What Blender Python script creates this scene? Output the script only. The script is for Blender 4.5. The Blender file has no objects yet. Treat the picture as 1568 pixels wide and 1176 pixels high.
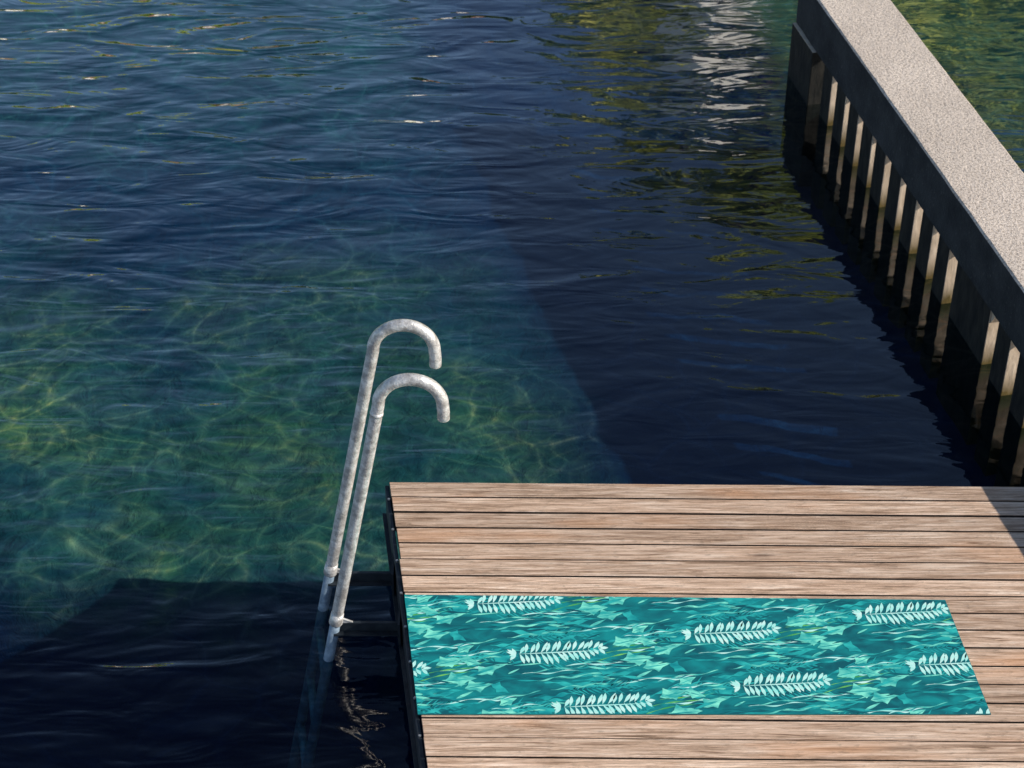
import bpy, bmesh, math, random
from mathutils import Vector, Matrix, noise
random.seed(7)
S=bpy.context.scene
R=math.radians
COL=S.collection

# ---------------------------------------------------------------- helpers
def new_mat(name):
    m=bpy.data.materials.new(name); m.use_nodes=True
    nt=m.node_tree
    for n in list(nt.nodes): nt.nodes.remove(n)
    out=nt.nodes.new('ShaderNodeOutputMaterial')
    return m,nt,out
class NB:
    def __init__(s,nt): s.nt=nt
    def n(s,t,**k):
        nd=s.nt.nodes.new(t)
        for a,b in k.items(): setattr(nd,a,b)
        return nd
    def l(s,a,b): s.nt.links.new(a,b)
    def ramp(s,fac,stops):
        r=s.nt.nodes.new('ShaderNodeValToRGB')
        e=r.color_ramp.elements
        e[0].position=stops[0][0]; e[0].color=(*stops[0][1],1)
        e[1].position=stops[-1][0]; e[1].color=(*stops[-1][1],1)
        for p,c in stops[1:-1]:
            x=e.new(p); x.color=(*c,1)
        s.l(fac,r.inputs[0]); return r.outputs[0]
    def noise(s,vec,scale,detail=4,rough=.55,dist=0):
        n=s.n('ShaderNodeTexNoise'); n.inputs['Scale'].default_value=scale
        n.inputs['Detail'].default_value=detail; n.inputs['Roughness'].default_value=rough
        n.inputs['Distortion'].default_value=dist
        if vec: s.l(vec,n.inputs['Vector'])
        return n.outputs['Fac']
    def mapping(s,vec,scale=(1,1,1),rot=(0,0,0),loc=(0,0,0)):
        m=s.n('ShaderNodeMapping'); m.inputs['Scale'].default_value=scale
        m.inputs['Rotation'].default_value=rot; m.inputs['Location'].default_value=loc
        s.l(vec,m.inputs['Vector']); return m.outputs[0]
    def math(s,op,a,b=None,clamp=False,c=None):
        m=s.n('ShaderNodeMath',operation=op); m.use_clamp=clamp
        for i,x in enumerate((a,b,c)):
            if x is None: continue
            if isinstance(x,(int,float)): m.inputs[i].default_value=x
            else: s.l(x,m.inputs[i])
        return m.outputs[0]
    def rng(s,v,a,b_,c=0.,d=1.):
        m=s.n('ShaderNodeMapRange',interpolation_type='SMOOTHSTEP')
        s.l(v,m.inputs[0])
        for i,x in enumerate((a,b_,c,d)): m.inputs[i+1].default_value=x
        return m.outputs[0]
    def mix(s,fac,a,b,mode='MIX'):
        m=s.n('ShaderNodeMix',data_type='RGBA',blend_type=mode)
        for sock,x in ((m.inputs[0],fac),(m.inputs[6],a),(m.inputs[7],b)):
            if isinstance(x,(int,float)): sock.default_value=x
            elif isinstance(x,tuple): sock.default_value=(*x,1)
            else: s.l(x,sock)
        return m.outputs[2]
def pos(b): return b.n('ShaderNodeNewGeometry').outputs['Position']
def finish(b,out,col,rough=.7,metal=0,bump=None,bs=.3,bd=.01,spec=.5):
    p=b.n('ShaderNodeBsdfPrincipled')
    for k,x in (('Base Color',col),('Roughness',rough),('Metallic',metal)):
        if isinstance(x,(int,float)): p.inputs[k].default_value=x
        elif isinstance(x,tuple): p.inputs[k].default_value=(*x,1)
        else: b.l(x,p.inputs[k])
    p.inputs['Specular IOR Level'].default_value=spec
    if bump is not None:
        bm=b.n('ShaderNodeBump'); bm.inputs['Strength'].default_value=bs; bm.inputs['Distance'].default_value=bd
        b.l(bump,bm.inputs['Height']); b.l(bm.outputs[0],p.inputs['Normal'])
    b.l(p.outputs[0],out.inputs[0])
def mesh_obj(name,verts,faces,mat,parent=None,smooth=False,matidx=None):
    me=bpy.data.meshes.new(name); me.from_pydata([tuple(v) for v in verts],[],faces); me.update()
    mats=mat if isinstance(mat,list) else [mat]
    for m in mats: me.materials.append(m)
    if matidx: me.polygons.foreach_set('material_index',matidx)
    if smooth: me.polygons.foreach_set('use_smooth',[True]*len(me.polygons))
    o=bpy.data.objects.new(name,me); COL.objects.link(o)
    if parent: o.parent=parent
    return o
def empty(name):
    o=bpy.data.objects.new(name,None); COL.objects.link(o); return o
BOXF=[(0,3,2,1),(4,5,6,7),(0,1,5,4),(1,2,6,5),(2,3,7,6),(3,0,4,7)]
def prism(quad,z0,z1):
    return [(x,y,z0) for x,y in quad]+[(x,y,z1) for x,y in quad]
def bevel(o,w,seg=2):
    m=o.modifiers.new('bevel','BEVEL'); m.width=w; m.segments=seg; m.limit_method='ANGLE'; return m
def tube(points,r,n=20,caps=True):
    P=[Vector(p) for p in points]; V=[];F=[]
    t0=(P[1]-P[0]).normalized(); nrm=t0.orthogonal().normalized()
    rs=r if isinstance(r,list) else [r]*len(P)
    for i,p in enumerate(P):
        if i==0: t=(P[1]-P[0]).normalized()
        elif i==len(P)-1: t=(P[-1]-P[-2]).normalized()
        else: t=((P[i+1]-p).normalized()+(p-P[i-1]).normalized()).normalized()
        nrm=(nrm-t*nrm.dot(t)).normalized(); bn=t.cross(nrm)
        for k in range(n):
            a=2*math.pi*k/n
            V.append(p+(nrm*math.cos(a)+bn*math.sin(a))*rs[i])
    for i in range(len(P)-1):
        for k in range(n):
            F.append((i*n+k,i*n+(k+1)%n,(i+1)*n+(k+1)%n,(i+1)*n+k))
    if caps:
        F.append(tuple(range(n-1,-1,-1))); F.append(tuple((len(P)-1)*n+k for k in range(n)))
    return V,F

# ---------------------------------------------------------------- layout (metres; deck top z=0)
WZ=-0.28
def edgeX(y): return -.4676+.135*(5.79-y)       # deck's left edge
def wallX(y): return 2.083-.2073*(y-6.63)       # pier beam's left face
WD=Vector((-.2073,1,0)).normalized(); WN=Vector((WD.y,-WD.x,0))  # along / to the right

# ---------------------------------------------------------------- materials
# wood
m_wood,nt,out=new_mat('weathered_decking'); b=NB(nt); P=pos(b)
att=b.n('ShaderNodeAttribute',attribute_name='tone')
off=b.n('ShaderNodeCombineXYZ'); b.l(b.math('MULTIPLY',att.outputs['Fac'],37.),off.inputs[0]); b.l(b.math('MULTIPLY',att.outputs['Fac'],91.),off.inputs[2])
va=b.n('ShaderNodeVectorMath',operation='ADD'); b.l(P,va.inputs[0]); b.l(off.outputs[0],va.inputs[1]); V=va.outputs[0]
g1=b.noise(b.mapping(V,(2.0,48,1)),1.6,8,.72,.9)
g2=b.noise(b.mapping(V,(5,200,1)),1.2,4,.6,.3)
g3=b.noise(b.mapping(V,(1.0,5,1)),1.3,3,.5)
g4=b.noise(b.mapping(V,(14,46,1)),1.5,5,.7,.3)
c=b.ramp(g1,[(.35,(.20,.125,.078)),(.45,(.53,.355,.245)),(.55,(.77,.56,.415)),(.68,(.98,.81,.66))])
c=b.mix(b.math('MULTIPLY',b.ramp(g2,[(.48,(0,0,0)),(.58,(1,1,1))]),.42),c,(.22,.14,.09))
c=b.mix(b.math('MULTIPLY',b.ramp(g3,[(.54,(0,0,0)),(.72,(1,1,1))]),.6),c,(.68,.35,.18))
c=b.mix(b.math('MULTIPLY',b.ramp(g4,[(.56,(0,0,0)),(.67,(1,1,1))]),.45),c,(.17,.12,.08))
vor=b.n('ShaderNodeTexVoronoi'); vor.inputs['Scale'].default_value=1.; b.l(b.mapping(V,(1.3,9,1)),vor.inputs['Vector'])
kn=b.ramp(vor.outputs['Distance'],[(.04,(1,1,1)),(.085,(0,0,0))])
c=b.mix(b.math('MULTIPLY',kn,.75),c,(.10,.055,.035))
br=b.math('MULTIPLY_ADD',att.outputs['Fac'],.40,False,.84)
cc=b.n('ShaderNodeVectorMath',operation='SCALE'); b.l(c,cc.inputs[0]); b.l(br,cc.inputs['Scale'])
finish(b,out,cc.outputs[0],.72,0,b.math('ADD',g1,g4),.8,.005,.3)
m_wedge,nt,out=new_mat('gap_shade_board_edge'); b=NB(nt); P=pos(b)
finish(b,out,b.ramp(b.noise(P,30,4),[(.4,(.016,.011,.008)),(.7,(.07,.045,.033))]),.9)  # board sides coloured near-black to put shade into the gaps
# dark steel
m_steel,nt,out=new_mat('dark_painted_steel'); b=NB(nt); P=pos(b)
n1=b.noise(P,25,4); finish(b,out,b.ramp(n1,[(.35,(.012,.018,.026)),(.7,(.035,.045,.055))]),.5,.3,n1,.3,.003)
m_ltube,nt,out=new_mat('algae_stained_steel'); b=NB(nt); P=pos(b)
n1=b.noise(P,30,4); finish(b,out,b.ramp(n1,[(.35,(.12,.18,.25)),(.7,(.30,.40,.50))]),.5,.2,n1,.3,.003)
# galvanised
m_galv,nt,out=new_mat('galvanised_steel'); b=NB(nt); P=pos(b)
n1=b.noise(P,34,5,.6); n2=b.noise(P,140,3)
c=b.ramp(n1,[(.36,(.42,.40,.38)),(.5,(.64,.62,.59)),(.62,(.82,.81,.79))])
c=b.mix(b.math('MULTIPLY',b.ramp(n2,[(.60,(0,0,0)),(.72,(1,1,1))]),.55),c,(.22,.20,.18))
finish(b,out,c,b.math('MULTIPLY_ADD',n1,.3,False,.22),.4,b.math('ADD',n1,n2),.5,.004)
m_bolt,nt,out=new_mat('bolt_metal'); b=NB(nt); finish(b,out,(.5,.5,.48),.35,.8)
# concrete top
m_conc,nt,out=new_mat('rough_concrete'); b=NB(nt); P=pos(b)
n1=b.noise(P,2.4,4); n2=b.noise(P,90,4,.7); n3=b.noise(P,28,3,.6)
c=b.ramp(n1,[(.3,(.64,.55,.47)),(.7,(.83,.72,.62))])
c=b.mix(b.ramp(n2,[(.39,(.9,.9,.9)),(.53,(0,0,0))]),c,(.33,.27,.22))
finish(b,out,c,.9,0,b.math('ADD',n2,n3),.7,.010,.2)
# fascia concrete, shade of the sunless faces put into a dark colour
m_fasc,nt,out=new_mat('shaded_concrete'); b=NB(nt); P=pos(b)
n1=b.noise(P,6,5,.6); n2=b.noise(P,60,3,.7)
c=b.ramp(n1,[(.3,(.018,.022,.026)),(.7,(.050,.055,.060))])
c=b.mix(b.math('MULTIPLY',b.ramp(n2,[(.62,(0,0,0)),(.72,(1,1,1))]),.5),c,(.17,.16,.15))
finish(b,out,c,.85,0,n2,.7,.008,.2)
# pile concrete
m_pile,nt,out=new_mat('pile_concrete'); b=NB(nt); P=pos(b)
n1=b.noise(b.mapping(P,(1,1,.35)),22,4,.6)
c=b.ramp(n1,[(.3,(.50,.38,.27)),(.7,(.80,.66,.52))])
sx=b.n('ShaderNodeSeparateXYZ'); b.l(P,sx.inputs[0])
wet=b.math('MULTIPLY_ADD',sx.outputs[2],-9.,False,-1.9)
wet=b.math('ADD',wet,b.math('MULTIPLY',n1,1.0))
wet=b.math('MINIMUM',b.math('MAXIMUM',wet,0),1)
c=b.mix(wet,c,(.12,.085,.025))
finish(b,out,c,.85,0,n1,.6,.01,.3)
m_shade_algae,nt,out=new_mat('shaded_algae_concrete'); b=NB(nt); P=pos(b)
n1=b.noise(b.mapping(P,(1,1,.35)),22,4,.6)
finish(b,out,b.ramp(n1,[(.35,(.006,.007,.007)),(.7,(.030,.028,.023))]),.85,0,n1,.6,.01,.3)  # shade of the posts' unlit faces put into the colour, with algae

# ---------------------------------------------------------------- wooden deck
deck=empty('wooden_deck')
V=[];F=[];T=[];MI=[]
pitch=.0862; wb=pitch-.0060
y=5.79; i=0
while y>3.3:
    y0=y; y1=y-wb; dz=random.uniform(-.0015,.0015); j=random.uniform(-.003,.003)
    def yy(x,yb): return yb-.0112*(x+.4676)
    ns=14
    base=len(V)
    xl0,xl1=edgeX(y0)+j,edgeX(y1)+j
    xr0,xr1=wallX(y0)-.03,wallX(y1)-.03
    w0=random.uniform(-.0012,.0012)
    for s in range(ns+1):
        t=s/ns
        xa=xl0+(xr0-xl0)*t; xb=xl1+(xr1-xl1)*t
        wv=.0018*noise.noise(Vector((xa*1.3,i*3.7,0))); wv2=.0018*noise.noise(Vector((xa*1.3,i*3.7+1.1,5)))
        V+= [(xb,yy(xb,y1)+wv,dz-.028),(xa,yy(xa,y0)+wv2,dz-.028),(xa,yy(xa,y0)+wv2,dz+w0),(xb,yy(xb,y1)+wv,dz-w0)]
    t=random.random()
    for s in range(ns):
        a=base+s*4
        for k in range(4):
            F.append((a+k,a+(k+1)%4,a+4+(k+1)%4,a+4+k)); T.append(t); MI.append(0 if k==2 else 1)
    F.append((base+3,base+2,base+1,base)); T.append(t); MI.append(1)
    a=base+ns*4; F.append((a,a+1,a+2,a+3)); T.append(t); MI.append(1)
    y-=pitch; i+=1
o=mesh_obj('boards',V,F,[m_wood,m_wedge],deck,matidx=MI)
at=o.data.attributes.new('tone','FLOAT','FACE'); at.data.foreach_set('value',T)
bm=bmesh.new(); bm.from_mesh(o.data); bmesh.ops.recalc_face_normals(bm,faces=bm.faces); bm.to_mesh(o.data); bm.free()
bevel(o,.002,2)
def fr(y,dx): return (edgeX(y)+dx,y)
ya,yb=5.785,3.3
q=[fr(yb,-.020),fr(yb,-.004),fr(ya,-.004),fr(ya,-.020)]
f=mesh_obj('side_channel',prism(q,-.17,-.012),BOXF,m_steel,deck); bevel(f,.003)
q=[fr(yb,-.035),fr(yb,-.0205),fr(ya,-.0205),fr(ya,-.035)]
f=mesh_obj('side_flange',prism(q,-.175,-.155),BOXF,m_steel,deck)
V=[];F=[]
for k in range(13):
    yy_=5.70-k*.17; xx=edgeX(yy_)-.012
    v,f_=tube([(xx,yy_,-.013),(xx,yy_,-.006)],.0050,8); bs=len(V); V+=v; F+=[tuple(a+bs for a in q_) for q_ in f_]
mesh_obj('bolts',V,F,m_bolt,deck)
V=[];F=[]
for k in range(7):
    x=.05+k*.33; bs=len(V)
    V+=prism([(x,3.35),(x+.05,3.35),(x-.30,5.70),(x-.35,5.70)],-.15,-.032); F+=[tuple(a+bs for a in q_) for q_ in BOXF]
mesh_obj('joists',V,F,m_steel,deck)
f=mesh_obj('end_channel',prism([(edgeX(5.74)+.0,5.70),(wallX(5.7)-.05,5.675),(wallX(5.75)-.05,5.745),(edgeX(5.77)+.0,5.77)],-.17,-.034),BOXF,m_steel,deck)

# ---------------------------------------------------------------- pier wall: beam + posts
pier=empty('concrete_pier_wall')
Y0,Y1=2.6,9.46
def WP(y,n): return (wallX(y)+WN.x*n, y+WN.y*n)
prof=[(0,.03),(0,.292),(.008,.300),(.357,.300),(.365,.292),(.365,.215),(.13,.205),(.12,.03)]
V=[];F=[];MI=[]
N=150; K=len(prof)
for s in range(N+1):
    y=Y0+(Y1-Y0)*s/N
    for k,(n,z) in enumerate(prof):
        x_,y_=WP(y,n)
        q=noise.noise(Vector((y*7,k*2.3,1)))*.0035+noise.noise(Vector((y*23,k*5.3,4)))*.002
        if k in(0,7): q*=1.6; z=z+q
        if k in(1,2,3,4): x_+=q*WN.x*.7; y_+=q*WN.y
        V.append((x_,y_,z+(q*.3 if k in (2,3) else 0)))
for s in range(N):
    for k in range(K):
        a=s*K+k; b2=s*K+(k+1)%K
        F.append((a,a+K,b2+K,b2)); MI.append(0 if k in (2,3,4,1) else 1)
F.append(tuple(range(K))); MI.append(1)
F.append(tuple(N*K+k for k in range(K-1,-1,-1))); MI.append(1)
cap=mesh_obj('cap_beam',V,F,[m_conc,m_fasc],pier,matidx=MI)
bm=bmesh.new(); bm.from_mesh(cap.data); bmesh.ops.recalc_face_normals(bm,faces=bm.faces); bm.to_mesh(cap.data); bm.free()
near=[9.13,8.91,8.71,8.52,8.33,8.15,7.95,7.75,7.54,7.34,6.895,6.675,6.46,6.26,6.06,5.86]
yv=5.66
while yv>2.7: near.append(yv); yv-=.2
V=[];F=[];MI=[]
for idx,yn in enumerate(near):
    L=.126
    if abs(yn-6.895)<.01: L=.365
    if idx==0: L=.33
    bs=len(V); n0=.010+random.uniform(-.003,.003); dep=.102
    jj=random.uniform(-.006,.006)
    if idx==0: n0=-.02; dep=.2
    q=[WP(yn+jj,n0),WP(yn+jj,n0+dep),WP(yn+L,n0+dep),WP(yn+L,n0)]
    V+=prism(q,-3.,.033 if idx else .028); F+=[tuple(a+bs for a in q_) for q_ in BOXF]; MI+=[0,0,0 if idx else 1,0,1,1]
posts=mesh_obj('posts',V,F,[m_pile,m_shade_algae],pier,matidx=MI); bevel(posts,.004)
V=[];F=[]
for yn in (6.895,):
    bs=len(V)
    a0=WP(yn-.05,.02); a1=WP(yn-.05,.10); b0=WP(yn-.002,.02); b1=WP(yn-.002,.10)
    V+=[(*b0,.029),(*b1,.029),(*a0,.029),(*a1,.029),(*b0,-.06),(*b1,-.06)]
    F+=[tuple(x+bs for x in q_) for q_ in [(0,1,3,2),(2,3,5,4),(0,4,5,1),(0,2,4),(1,5,3)]]
mesh_obj('haunches',V,F,m_pile,pier)
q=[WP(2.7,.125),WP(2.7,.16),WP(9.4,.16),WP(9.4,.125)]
mesh_obj('underwater_lining',prism(q,-3.,-.30),BOXF,m_shade_algae,pier)

# ---------------------------------------------------------------- ladder
lad=empty('swim_ladder')
def stile(name,yb,xb,xt,zc,r,tipz):
    pts=[]; zb=-.085
    for k in range(26):
        t=k/25; pts.append((xb+(xt-xb)*t,yb,zb+(zc-zb)*t))
    cx=xt+r
    for k in range(1,25):
        a=math.pi-(math.pi-.02)*k/24
        pts.append((cx+r*math.cos(a),yb,zc+r*math.sin(a)))
    pts.append((cx+r+.002,yb,zc-(zc-tipz)*.5)); pts.append((cx+r+.001,yb,tipz))
    v,f=tube(pts,.0212,22,True)
    o=mesh_obj(name,v,f,m_galv,lad,True)
    bevel(o,.003,2)
    d=Vector((xt-xb,0,zc-zb)).normalized()
    top=Vector((xb,yb,zb)); lo=top-d*2.0
    v,f=tube([top+d*.02,top-d*.35,lo],.0195,16); o=mesh_obj(name+'_lower',v,f,m_ltube,lad,True)
    v,f=tube([top+d*.035,top-d*.01,top-d*.015],[.0235,.0255,.0235],18); o=mesh_obj(name+'_sleeve',v,f,m_galv,lad,True)
    return top,d
A,dA=stile('rail_far',5.39,-.671,-.470,.935,.104,.868)
B,dB=stile('rail_near',5.13,-.632,-.440,.905,.106,.845)
for (yb,xt,zc,xb) in ((5.13,-.440,.905,-.632),):
    z=zc-.035; x=xt+(xb-xt)*(.035/.99)
    v,f=tube([(x-.0015,yb,z-.008),(x,yb,z),(x+.0015,yb,z+.008)],[.0218,.0235,.0218],20); mesh_obj('weld_collar',v,f,m_galv,lad,True)
V=[];F=[]
for k in range(7):
    dd=.30+k*.27
    v,f=tube([A-dA*dd,B-dB*dd],.016,12); bs=len(V); V+=v; F+=[tuple(a+bs for a in q_) for q_ in f]
mesh_obj('rungs',V,F,m_ltube,lad,True)
V=[];F=[]
for top in (A,B):
    xe=edgeX(top.y)-.021
    bs=len(V)
    V+=prism([(top.x+.005,top.y-.006),(xe,top.y-.006),(xe,top.y+.006),(top.x+.005,top.y+.006)],-.135,-.095); F+=[tuple(a+bs for a in q_) for q_ in BOXF]
    bs=len(V)
    V+=prism([(top.x-.01,top.y-.026),(xe,top.y-.026),(xe,top.y+.026),(top.x-.01,top.y+.026)],-.141,-.1352); F+=[tuple(a+bs for a in q_) for q_ in BOXF]
    bs=len(V)
    V+=prism([(xe-.008,top.y-.06),(xe,top.y-.06),(xe,top.y+.06),(xe-.008,top.y+.06)],-.16,-.05); F+=[tuple(a+bs for a in q_) for q_ in BOXF]
mesh_obj('brackets',V,F,m_steel,lad)
V=[];F=[]
for top in (A,B):
    bs=len(V); x,y_,z=top
    V+=[(x+.012,y_-.004,z+.015),(x+.06,y_-.004,z-.008),(x+.012,y_-.004,z-.012),(x+.012,y_+.004,z+.015),(x+.06,y_+.004,z-.008),(x+.012,y_+.004,z-.012)]
    F+=[tuple(a+bs for a in q_) for q_ in [(0,1,2),(5,4,3),(0,3,4,1),(1,4,5,2),(2,5,3,0)]]
mesh_obj('gussets',V,F,m_galv,lad)

# ---------------------------------------------------------------- printed mat
mat_root=empty('printed_yoga_mat')
BL=Vector((-.316,4.594)); BR=Vector((1.607,4.594)); TR=Vector((1.547,5.141)); TL=Vector((-.386,5.168))
MZ=.0055
def flatmat(name,c1,c2,sc,rough=.75):
    m,nt,out=new_mat(name); b=NB(nt); P=pos(b)
    n=b.noise(b.mapping(P,(1,2,1)),sc,3,.5,.5); w=b.noise(P,900,2)
    finish(b,out,b.ramp(n,[(.35,c1),(.68,c2)]),rough,0,w,.15,.001,.25); return m
mm=[flatmat('mat_teal_base',(.000,.10,.13),(.003,.27,.28),9),
    flatmat('print_deep',(.0,.080,.11),(.0,.17,.19),14),
    flatmat('print_mid',(.0,.24,.27),(.03,.52,.48),16),
    flatmat('print_mint',(.02,.40,.38),(.28,.94,.70),18),
    flatmat('print_fern',(.34,.85,.76),(.66,.97,.88),20),
    flatmat('print_stem',(.05,.36,.10),(.20,.60,.13),10)]
NX,NY=60,18
V=[];F=[]
for lay in (0,1):
    for j in range(NY+1):
        for i in range(NX+1):
            u,v=i/NX,j/NY
            p=BL*(1-u)*(1-v)+BR*u*(1-v)+TR*u*v+TL*(1-u)*v
            V.append((p.x,p.y,(MZ if lay else .0015)))
n1=(NX+1)*(NY+1)
for j in range(NY):
    for i in range(NX):
        a=j*(NX+1)+i
        F.append((n1+a,n1+a+1,n1+a+NX+2,n1+a+NX+1)); F.append((a+NX+1,a+NX+2,a+1,a))
ring=[i for i in range(NX+1)]+[j*(NX+1)+NX for j in range(1,NY+1)]+[NY*(NX+1)+i for i in range(NX-1,-1,-1)]+[j*(NX+1) for j in range(NY-1,0,-1)]
for k in range(len(ring)):
    a=ring[k]; c2=ring[(k+1)%len(ring)]; F.append((a,c2,c2+n1,a+n1))
mesh_obj('mat_sheet',V,F,mm[0],mat_root)
bmm=bmesh.new(); lz=[MZ+.00005]
def poly(pts,mi,dz=0):
    vs=[bmm.verts.new((x,y,lz[0]+dz)) for x,y in pts]
    f=bmm.faces.new(vs); f.material_index=mi
def lens(x,y,a,L,w,mi,dz=0,bend=0.,pw=.8):
    n=7; up=[];dn=[]
    for k in range(n+1):
        t=k/n; ww=w*math.sin(math.pi*min(1,t**pw))*.5; aa=a+bend*t
        px=x+math.cos(a+bend*t*.5)*L*t; py=y+math.sin(a+bend*t*.5)*L*t
        up.append((px-math.sin(aa)*ww,py+math.cos(aa)*ww)); dn.append((px+math.sin(aa)*ww,py-math.cos(aa)*ww))
    poly(dn+up[-2:0:-1],mi,dz)
def wavy(x,y,a,L,w,mi,amp,ph,fr_=2.):
    n=22; up=[];dn=[]
    for k in range(n+1):
        t=k/n; ww=w*(math.sin(math.pi*t)**.6)*(.55+.45*math.sin(t*17+ph))*.5+.0002
        off=amp*math.sin(t*math.pi*fr_+ph)
        px=x+math.cos(a)*L*t-math.sin(a)*off; py=y+math.sin(a)*L*t+math.cos(a)*off
        up.append((px-math.sin(a)*ww,py+math.cos(a)*ww)); dn.append((px+math.sin(a)*ww,py-math.cos(a)*ww))
    poly(dn+up[::-1],mi)
def nextlayer(): lz[0]+=.000008
def fern(x,y,a,L,rnd):
    lens(x,y,a,L,.005,4)
    n=16
    for k in range(n):
        t=.02+k/n*.93; bend=.10*t
        px=x+math.cos(a+bend*.5)*L*t; py=y+math.sin(a+bend*.5)*L*t
        l=.056*(math.sin(math.pi*(.24+.68*t))**.7)
        for sg in (1,-1):
            lens(px,py,a+sg*(1.10-.25*t)+rnd.uniform(-.16,.16),l*rnd.uniform(.85,1.15),.0130,4,.000002*sg,sg*.3,1.25)
    lens(px+.006,py,a,.03,.014,4,.000003)
    for q in range(6):
        lens(x-.006,y-.002,a+math.pi+rnd.uniform(-1.2,1.2),rnd.uniform(.02,.045),.012,4,.000001*q)
def leaf(x,y,a,s,mi):
    pr=[(0,0),(.18,.16),(.30,.46),(.52,.24),(.85,.20),(1.25,.02),(.85,-.13),(.62,-.36),(.46,-.18),(.20,-.14)]
    poly([(x+s*(px*math.cos(a)-py*math.sin(a)),y+s*(px*math.sin(a)+py*math.cos(a))) for px,py in pr],mi)
def spiky(x,y,a,L,mi,rnd):
    n=15
    for k in range(n):
        t=k/n; px=x+math.cos(a)*L*t; py=y+math.sin(a)*L*t
        for sg in (1,-1):
            lens(px,py,a+sg*rnd.uniform(.35,1.0),.05*rnd.uniform(.6,1.3),.0055,mi,.000002*sg)
VA=Vector((.612,.097)); VB=Vector((.150,-.247))
O=Vector((.02,4.872))
for ci in range(-3,5):
    for cj in range(-3,4):
        rnd=random.Random(5)
        p=O+VA*ci+VB*cj
        if p.x<-1.3 or p.x>2.0 or p.y<4.1 or p.y>5.6: continue
        lz[0]=MZ+.00005+((ci+2*cj)%4)*.000002
        x,y=p
        for k in range(26):   # broad soft blades
            wavy(x+rnd.uniform(-.1,.55),y+rnd.uniform(-.14,.13),rnd.uniform(.0,.32),rnd.uniform(.10,.26),rnd.uniform(.010,.026),1 if k%2 else 2,.006,rnd.uniform(0,6)); nextlayer()
        spiky(x+.07,y-.05,.18,.22,2,rnd); nextlayer()
        spiky(x+.36,y+.085,.05,.22,2,rnd); nextlayer()
        spiky(x+.02,y+.075,.12,.24,2,rnd); nextlayer()
        for k in range(13):   # pale water-like streaks
            wavy(x+.08+rnd.uniform(-.14,.18)+k*.012,y-.045-k*.0100,.13+rnd.uniform(-.05,.06),rnd.uniform(.14,.29),rnd.uniform(.006,.010),(3,4,2,3)[k%4],.005,rnd.uniform(0,6),3); nextlayer()
        for k in range(12):
            wavy(x-.24+rnd.uniform(-.05,.10),y+.035-k*.0120,.15+rnd.uniform(-.06,.06),rnd.uniform(.12,.26),rnd.uniform(.006,.010),(3,4,2)[k%3],.005,rnd.uniform(0,6),3); nextlayer()
        for k in range(3):
            wavy(x+.27+k*.03,y-.035+k*.03,.26,.19,.0065,5,.010,k,1); nextlayer()
        for (dx,dy,a,s,mi) in ((.33,.045,.30,.08,3),(.41,.075,-.35,.065,3),(.36,-.03,.1,.09,3),(.47,.0,.45,.075,3),(.31,-.005,2.6,.055,2),(.43,-.065,.2,.08,3),(.53,.05,.6,.06,2),(.27,-.065,-.5,.055,2),(.40,.105,.5,.055,3),(.52,-.045,-.6,.06,2)):
            leaf(x+dx,y+dy,a,s,mi); nextlayer()
            if mi==3:
                lens(x+dx,y+dy,a,s*1.15,s*.06,2); nextlayer()
        for k in range(26):
            lens(x+rnd.uniform(.20,.62),y+rnd.uniform(-.12,.13),rnd.uniform(-.25,.6),rnd.uniform(.045,.11),rnd.uniform(.006,.012),(3,2,1)[k%3]); nextlayer()
        fern(x,y,.06,.315,rnd); nextlayer()
cx=(BL+BR+TR+TL)/4
for a_,b_ in ((BL,BR),(BR,TR),(TR,TL),(TL,BL)):
    d=(b_-a_); nrm=Vector((d.y,-d.x)).normalized()
    if nrm.dot(a_-cx)<0: nrm=-nrm
    geom=bmm.verts[:]+bmm.edges[:]+bmm.faces[:]
    pc=a_-nrm*.0015
    bmesh.ops.bisect_plane(bmm,geom=geom,dist=1e-7,plane_co=(pc.x,pc.y,0),plane_no=(nrm.x,nrm.y,0),clear_outer=True)
me=bpy.data.meshes.new('leaf_print')
for f in bmm.faces:
    f.normal_update()
    if f.normal.z<0: f.normal_flip()
bmm.to_mesh(me); bmm.free()
for m in mm: me.materials.append(m)
o=bpy.data.objects.new('leaf_print',me); COL.objects.link(o); o.parent=mat_root

# ---------------------------------------------------------------- lake bed
def sstep(a,b_,x):
    t=max(0,min(1,(x-a)/(b_-a))); return t*t*(3-2*t)
def axis(lo,hi,f0,f1,st,n):
    m=round((f1-f0)/st)
    a=[f0+(f1-f0)*k/m for k in range(m+1)]
    l=[f0-(f0-lo)*((k/n)**3) for k in range(n,0,-1)]; r=[f1+(hi-f1)*((k/n)**3) for k in range(1,n+1)]
    return l+a+r
XS=axis(-300,300,-6,6,.06,14); YS=axis(-60,44,3,15,.06,12)
V=[];F=[]
for y in YS:
    for x in XS:
        z=-.72
        wob=.25*noise.noise(Vector((x*.8,y*.8,3)))
        z+= -1.5*(1-sstep(5.45,5.98,y+wob*.25))
        z+= -.10*sstep(7.2,10.2,y+wob*2-.10*x)
        z+= .05*noise.noise(Vector((x*1.1,y*1.1,0)))+.035*noise.noise(Vector((x*3.1,y*3.1,2)))+.02*noise.noise(Vector((x*9,y*9,7)))
        V.append((x,y,z))
nx=len(XS)
for j in range(len(YS)-1):
    for i in range(nx-1):
        a=j*nx+i; F.append((a,a+1,a+nx+1,a+nx))
m_bed,nt,out=new_mat('stony_lake_bed'); b=NB(nt); P=pos(b)
n1=b.noise(P,1.5,4,.6,.5); n2=b.noise(P,11,5,.65,.6); n4=b.noise(P,.9,3,.6,.4)
c=b.ramp(n1,[(.35,(.09,.22,.23)),(.5,(.20,.33,.22)),(.68,(.38,.43,.18))])
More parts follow.
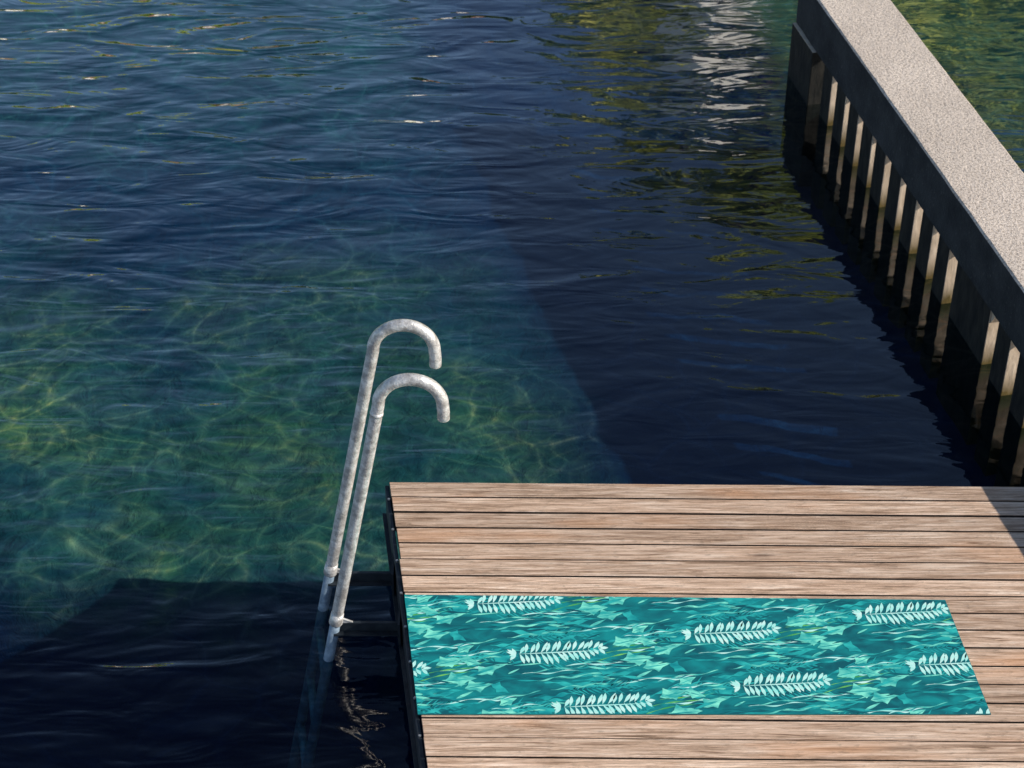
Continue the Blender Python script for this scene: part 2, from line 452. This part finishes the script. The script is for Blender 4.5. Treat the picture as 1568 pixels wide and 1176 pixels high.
c=b.mix(b.math('MULTIPLY',b.ramp(n2,[(.38,(1,1,1)),(.55,(0,0,0))]),.65),c,(.05,.125,.115))
sx=b.n('ShaderNodeSeparateXYZ'); b.l(P,sx.inputs[0])
ysh=b.math('MULTIPLY_ADD',n4,2.6,False,-1.3); yw=b.math('ADD',sx.outputs[1],ysh)
c=b.mix(b.rng(yw,7.1,8.9),c,(.007,.070,.165))      # beyond the stony shelf: light lost to depth painted navy
c=b.mix(b.rng(yw,9.0,10.8),c,(.040,.175,.195))     # further out: teal sky reflection painted into the bed colour
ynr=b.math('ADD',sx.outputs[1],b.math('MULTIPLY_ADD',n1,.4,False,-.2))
c=b.mix(b.rng(ynr,6.16,5.80),c,(.0012,.022,.10))       # drop-off: dock's shadow and the depth painted dark into the bed
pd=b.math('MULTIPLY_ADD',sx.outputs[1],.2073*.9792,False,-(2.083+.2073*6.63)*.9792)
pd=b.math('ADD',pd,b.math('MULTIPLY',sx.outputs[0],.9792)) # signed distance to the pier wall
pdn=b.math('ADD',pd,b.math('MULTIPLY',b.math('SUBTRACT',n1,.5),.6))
c=b.mix(b.math('MULTIPLY',b.rng(pdn,-2.15,-1.40),b.rng(pd,.5,.2)),c,(.0012,.028,.11))  # pier's shadow band painted dark on the bed, fading outward
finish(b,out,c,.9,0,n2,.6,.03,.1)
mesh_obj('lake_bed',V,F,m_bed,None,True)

# ---------------------------------------------------------------- water
m_wat,nt,out=new_mat('lake_water'); b=NB(nt); geo=b.n('ShaderNodeNewGeometry'); P=geo.outputs['Position']
big=b.noise(b.mapping(P,(.8,2.2,1),(0,0,R(-6))),1.4,2,.5,.9)
mid=b.noise(b.mapping(P,(1.3,4.0,1),(0,0,R(5))),1.8,2,.45,1.2)
sml=b.noise(b.mapping(P,(4,10,1),(0,0,R(-10))),1.8,2,.5,.8)
h=b.math('ADD',b.math('MULTIPLY',big,1.0),b.math('ADD',b.math('MULTIPLY',mid,.44),b.math('MULTIPLY',sml,.03)))
sw=b.n('ShaderNodeSeparateXYZ'); b.l(P,sw.inputs[0])
calm=b.rng(sw.outputs[0],-1.0,.8,1.,.27)  # lee of the pier
h=b.math('MULTIPLY',h,calm)
bu=b.n('ShaderNodeBump'); bu.inputs['Strength'].default_value=1.; bu.inputs['Distance'].default_value=.023; b.l(h,bu.inputs['Height'])
dt=b.n('ShaderNodeVectorMath',operation='DOT_PRODUCT'); b.l(bu.outputs[0],dt.inputs[0]); b.l(geo.outputs['Incoming'],dt.inputs[1])
cosi=b.math('ABSOLUTE',dt.outputs['Value'])
om=b.math('SUBTRACT',1.,cosi,True)
fac=b.math('MINIMUM',b.math('MULTIPLY_ADD',b.math('POWER',om,4.8),6.5,True,.014),.85)
gl=b.n('ShaderNodeBsdfGlossy'); gl.inputs['Roughness'].default_value=.02; gl.inputs['Color'].default_value=(1,1,1,1); b.l(bu.outputs[0],gl.inputs['Normal'])
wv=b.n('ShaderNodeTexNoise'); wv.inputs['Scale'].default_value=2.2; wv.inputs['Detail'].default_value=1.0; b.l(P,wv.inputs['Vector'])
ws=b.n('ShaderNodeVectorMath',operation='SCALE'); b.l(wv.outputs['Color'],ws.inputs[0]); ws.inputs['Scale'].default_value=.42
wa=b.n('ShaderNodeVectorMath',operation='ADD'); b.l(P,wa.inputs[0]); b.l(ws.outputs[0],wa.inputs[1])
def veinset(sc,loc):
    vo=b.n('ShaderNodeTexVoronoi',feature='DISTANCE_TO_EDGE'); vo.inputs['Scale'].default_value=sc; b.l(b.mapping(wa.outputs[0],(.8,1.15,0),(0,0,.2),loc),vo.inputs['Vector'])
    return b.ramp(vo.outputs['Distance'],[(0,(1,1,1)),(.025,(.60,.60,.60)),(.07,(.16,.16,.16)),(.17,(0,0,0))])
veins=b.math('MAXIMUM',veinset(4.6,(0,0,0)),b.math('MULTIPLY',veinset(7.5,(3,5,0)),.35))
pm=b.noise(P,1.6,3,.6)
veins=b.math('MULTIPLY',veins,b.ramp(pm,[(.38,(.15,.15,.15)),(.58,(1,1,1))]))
tr=b.n('ShaderNodeBsdfTransparent'); b.l(b.mix(veins,(.22,.46,.53),(1,1,.88)),tr.inputs[0])  # bright caustic net painted into the surface tint
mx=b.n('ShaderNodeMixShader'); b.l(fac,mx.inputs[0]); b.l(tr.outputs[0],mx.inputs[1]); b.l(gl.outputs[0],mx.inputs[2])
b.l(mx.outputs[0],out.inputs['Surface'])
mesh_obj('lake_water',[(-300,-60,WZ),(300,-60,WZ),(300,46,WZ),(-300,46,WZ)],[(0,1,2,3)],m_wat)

# ---------------------------------------------------------------- far hillside with trees and houses
def hillz(x,y):
    az=math.degrees(math.atan2(x,y))
    k=.42+.62*sstep(-1.5,7.0,az)
    t=max(0,min(1,(y-45)/40))
    return -.6+43*k*(t**.6)+1.2*noise.noise(Vector((x*.06,y*.06,0)))
V=[];F=[]
hx=[-150+5*k for k in range(61)]; hy=[44+2.5*k for k in range(18)]+[92,100,120,160]
for y in hy:
    for x in hx: V.append((x,y,(-4.5 if y<45 else hillz(x,y))))
for j in range(len(hy)-1):
    for i in range(len(hx)-1):
        a=j*len(hx)+i; F.append((a,a+1,a+len(hx)+1,a+len(hx)))
m_hill,nt,out=new_mat('hill_grass'); b=NB(nt); P=pos(b)
finish(b,out,b.ramp(b.noise(P,.25,5,.6),[(.35,(.15,.20,.015)),(.65,(.40,.38,.05))]),.9)
mesh_obj('hillside_terrain',V,F,m_hill,None,True)
m_leaf,nt,out=new_mat('tree_foliage'); b=NB(nt); P=pos(b)
at_=b.n('ShaderNodeAttribute',attribute_name='tone')
c=b.ramp(at_.outputs['Fac'],[(0,(.08,.14,.010)),(.5,(.30,.39,.02)),(1,(.60,.55,.05))])
finish(b,out,c,.7)
m_bark,nt,out=new_mat('bark'); b=NB(nt); finish(b,out,(.07,.05,.035),.9)
V=[];F=[];T=[];MI=[]
rt=random.Random(3)
trees=[]
for k in range(270):
    x=rt.uniform(-45,60); y=rt.uniform(50,88)
    az=math.degrees(math.atan2(x,y))
    if 4.0<az<8.8 and y<68: continue
    if -16<x<2 and y<56: continue
    trees.append((x,y))
for x,y in trees:
    z=hillz(x,y); H=rt.uniform(5,7.5); W=rt.uniform(2.,3.2); tn=rt.random()
    v,f=tube([(x,y,z-.5),(x+.1,y,z+H*.45),(x-.1,y,z+H*.8)],[.3,.18,.05],5,False); bs=len(V); V+=[tuple(q) for q in v]
    for q in f: F.append(tuple(a+bs for a in q)); T.append(0); MI.append(1)
    for c_ in range(9):
        aa=rt.uniform(0,6.28); rr=rt.uniform(.2,.75)*W; hz=z+H*rt.uniform(.4,.95)
        cxx,cyy=x+math.cos(aa)*rr,y+math.sin(aa)*rr; ct=min(1,max(0,tn*.6+rt.uniform(0,.45)))
        for l_ in range(26):
            dv=Vector((rt.gauss(0,1),rt.gauss(0,1),rt.gauss(0,1))).normalized()*rt.uniform(.5,1.25)
            p0=Vector((cxx,cyy,hz))+dv; u_=Vector((rt.gauss(0,1),rt.gauss(0,1),rt.gauss(0,1))).normalized()*.38; w_=u_.orthogonal().normalized()*.30
            bs=len(V); V+=[tuple(p0-u_),tuple(p0-w_),tuple(p0+u_),tuple(p0+w_)]; F.append((bs,bs+1,bs+2,bs+3)); T.append(min(1,max(0,ct+rt.uniform(-.12,.12)))); MI.append(0)
o=mesh_obj('hillside_trees',V,F,[m_leaf,m_bark],None,matidx=MI)
at2=o.data.attributes.new('tone','FLOAT','FACE'); at2.data.foreach_set('value',T)
m_wall,nt,out=new_mat('white_render'); b=NB(nt); P=pos(b)
finish(b,out,b.ramp(b.noise(P,1.5,4),[(.3,(.80,.78,.72)),(.7,(.88,.86,.81))]),.8)
m_roof,nt,out=new_mat('roof_tile'); b=NB(nt); finish(b,out,(.22,.10,.06),.8)
m_win,nt,out=new_mat('window_glass'); b=NB(nt); finish(b,out,(.02,.03,.04),.15)
def build_house(name,cx_,cy_,yaw,lx,ly,z0,z1,rh,wins):
    h_=empty(name); h_.location=(cx_,cy_,0); h_.rotation_euler=(0,0,yaw)
    x0,x1,y0,y1=-lx/2,lx/2,-ly/2,ly/2
    mesh_obj('walls',prism([(x0,y0),(x1,y0),(x1,y1),(x0,y1)],z0,z1),BOXF,m_wall,h_)
    zz=z1+.01; e=min(.35*ly,1.5)
    mesh_obj('roof',[(x0-.25,y0-.25,zz),(x1+.25,y0-.25,zz),(x1+.25,y1+.25,zz),(x0-.25,y1+.25,zz),(x0+e,0,zz+rh),(x1-e,0,zz+rh)],[(0,1,5,4),(1,2,5),(2,3,4,5),(3,0,4),(3,2,1,0)],m_roof,h_)
    V=[];F=[]
    for (x,z) in wins:
        bs=len(V); V.extend(prism([(x,y0-.03),(x+.6,y0-.03),(x+.6,y0+.02),(x,y0+.02)],z,z+.8)); F.extend([tuple(a+bs for a in q_) for q_ in BOXF])
    mesh_obj('windows',V,F,m_win,h_)
build_house('white_house',7.2,63,R(50),4.0,1.8,20,28.6,.7,[(x,z) for z in (25.6,23.0) for x in (-1.4,.7)])
build_house('white_house',-11,51,R(40),8.0,4.0,-1,7.5,2.0,[(x,z) for z in (1.2,4.6) for x in (-3,-1.2,.8,2.4)])  # added unseen house, placed to give pale glints on the ripples
build_house('white_house',-1.5,51,R(40),6.0,4.0,-1,9.0,1.8,[(x,z) for z in (1.2,4.0,6.8) for x in (-2.2,-.4,1.5)])  # second unseen house, added for the same ripple glints

# ---------------------------------------------------------------- light, sky, camera
az=R(10); L_=1.682; E=math.atan(1/L_)
s=Vector((math.cos(az)*math.cos(E),-math.sin(az)*math.cos(E),math.sin(E)))
ld=bpy.data.lights.new('sun','SUN'); ld.energy=5.0; ld.angle=R(.5); ld.color=(1,.92,.81)
lo=bpy.data.objects.new('sun',ld); COL.objects.link(lo); lo.rotation_euler=s.to_track_quat('Z','Y').to_euler(); lo.location=(10,-5,8)
w=bpy.data.worlds.new('World'); S.world=w; w.use_nodes=True; nt=w.node_tree
bg=nt.nodes['Background']; sky=nt.nodes.new('ShaderNodeTexSky'); sky.sky_type='NISHITA'; sky.sun_disc=False
sky.ozone_density=2.0; sky.dust_density=.6
sky.sun_elevation=E; sky.sun_rotation=math.atan2(s.x,s.y); nt.links.new(sky.outputs[0],bg.inputs[0]); bg.inputs[1].default_value=.115
cd=bpy.data.cameras.new('camera'); cd.sensor_width=36; cd.lens=70.16; cd.clip_end=1000
cd.dof.use_dof=True; cd.dof.focus_distance=6.9; cd.dof.aperture_fstop=5.6
co=bpy.data.objects.new('camera',cd); COL.objects.link(co); co.location=(0,0,5); co.rotation_euler=(R(90-38),0,0)
S.camera=co
S.view_settings.view_transform='Standard'; S.view_settings.look='None'; S.view_settings.exposure=0
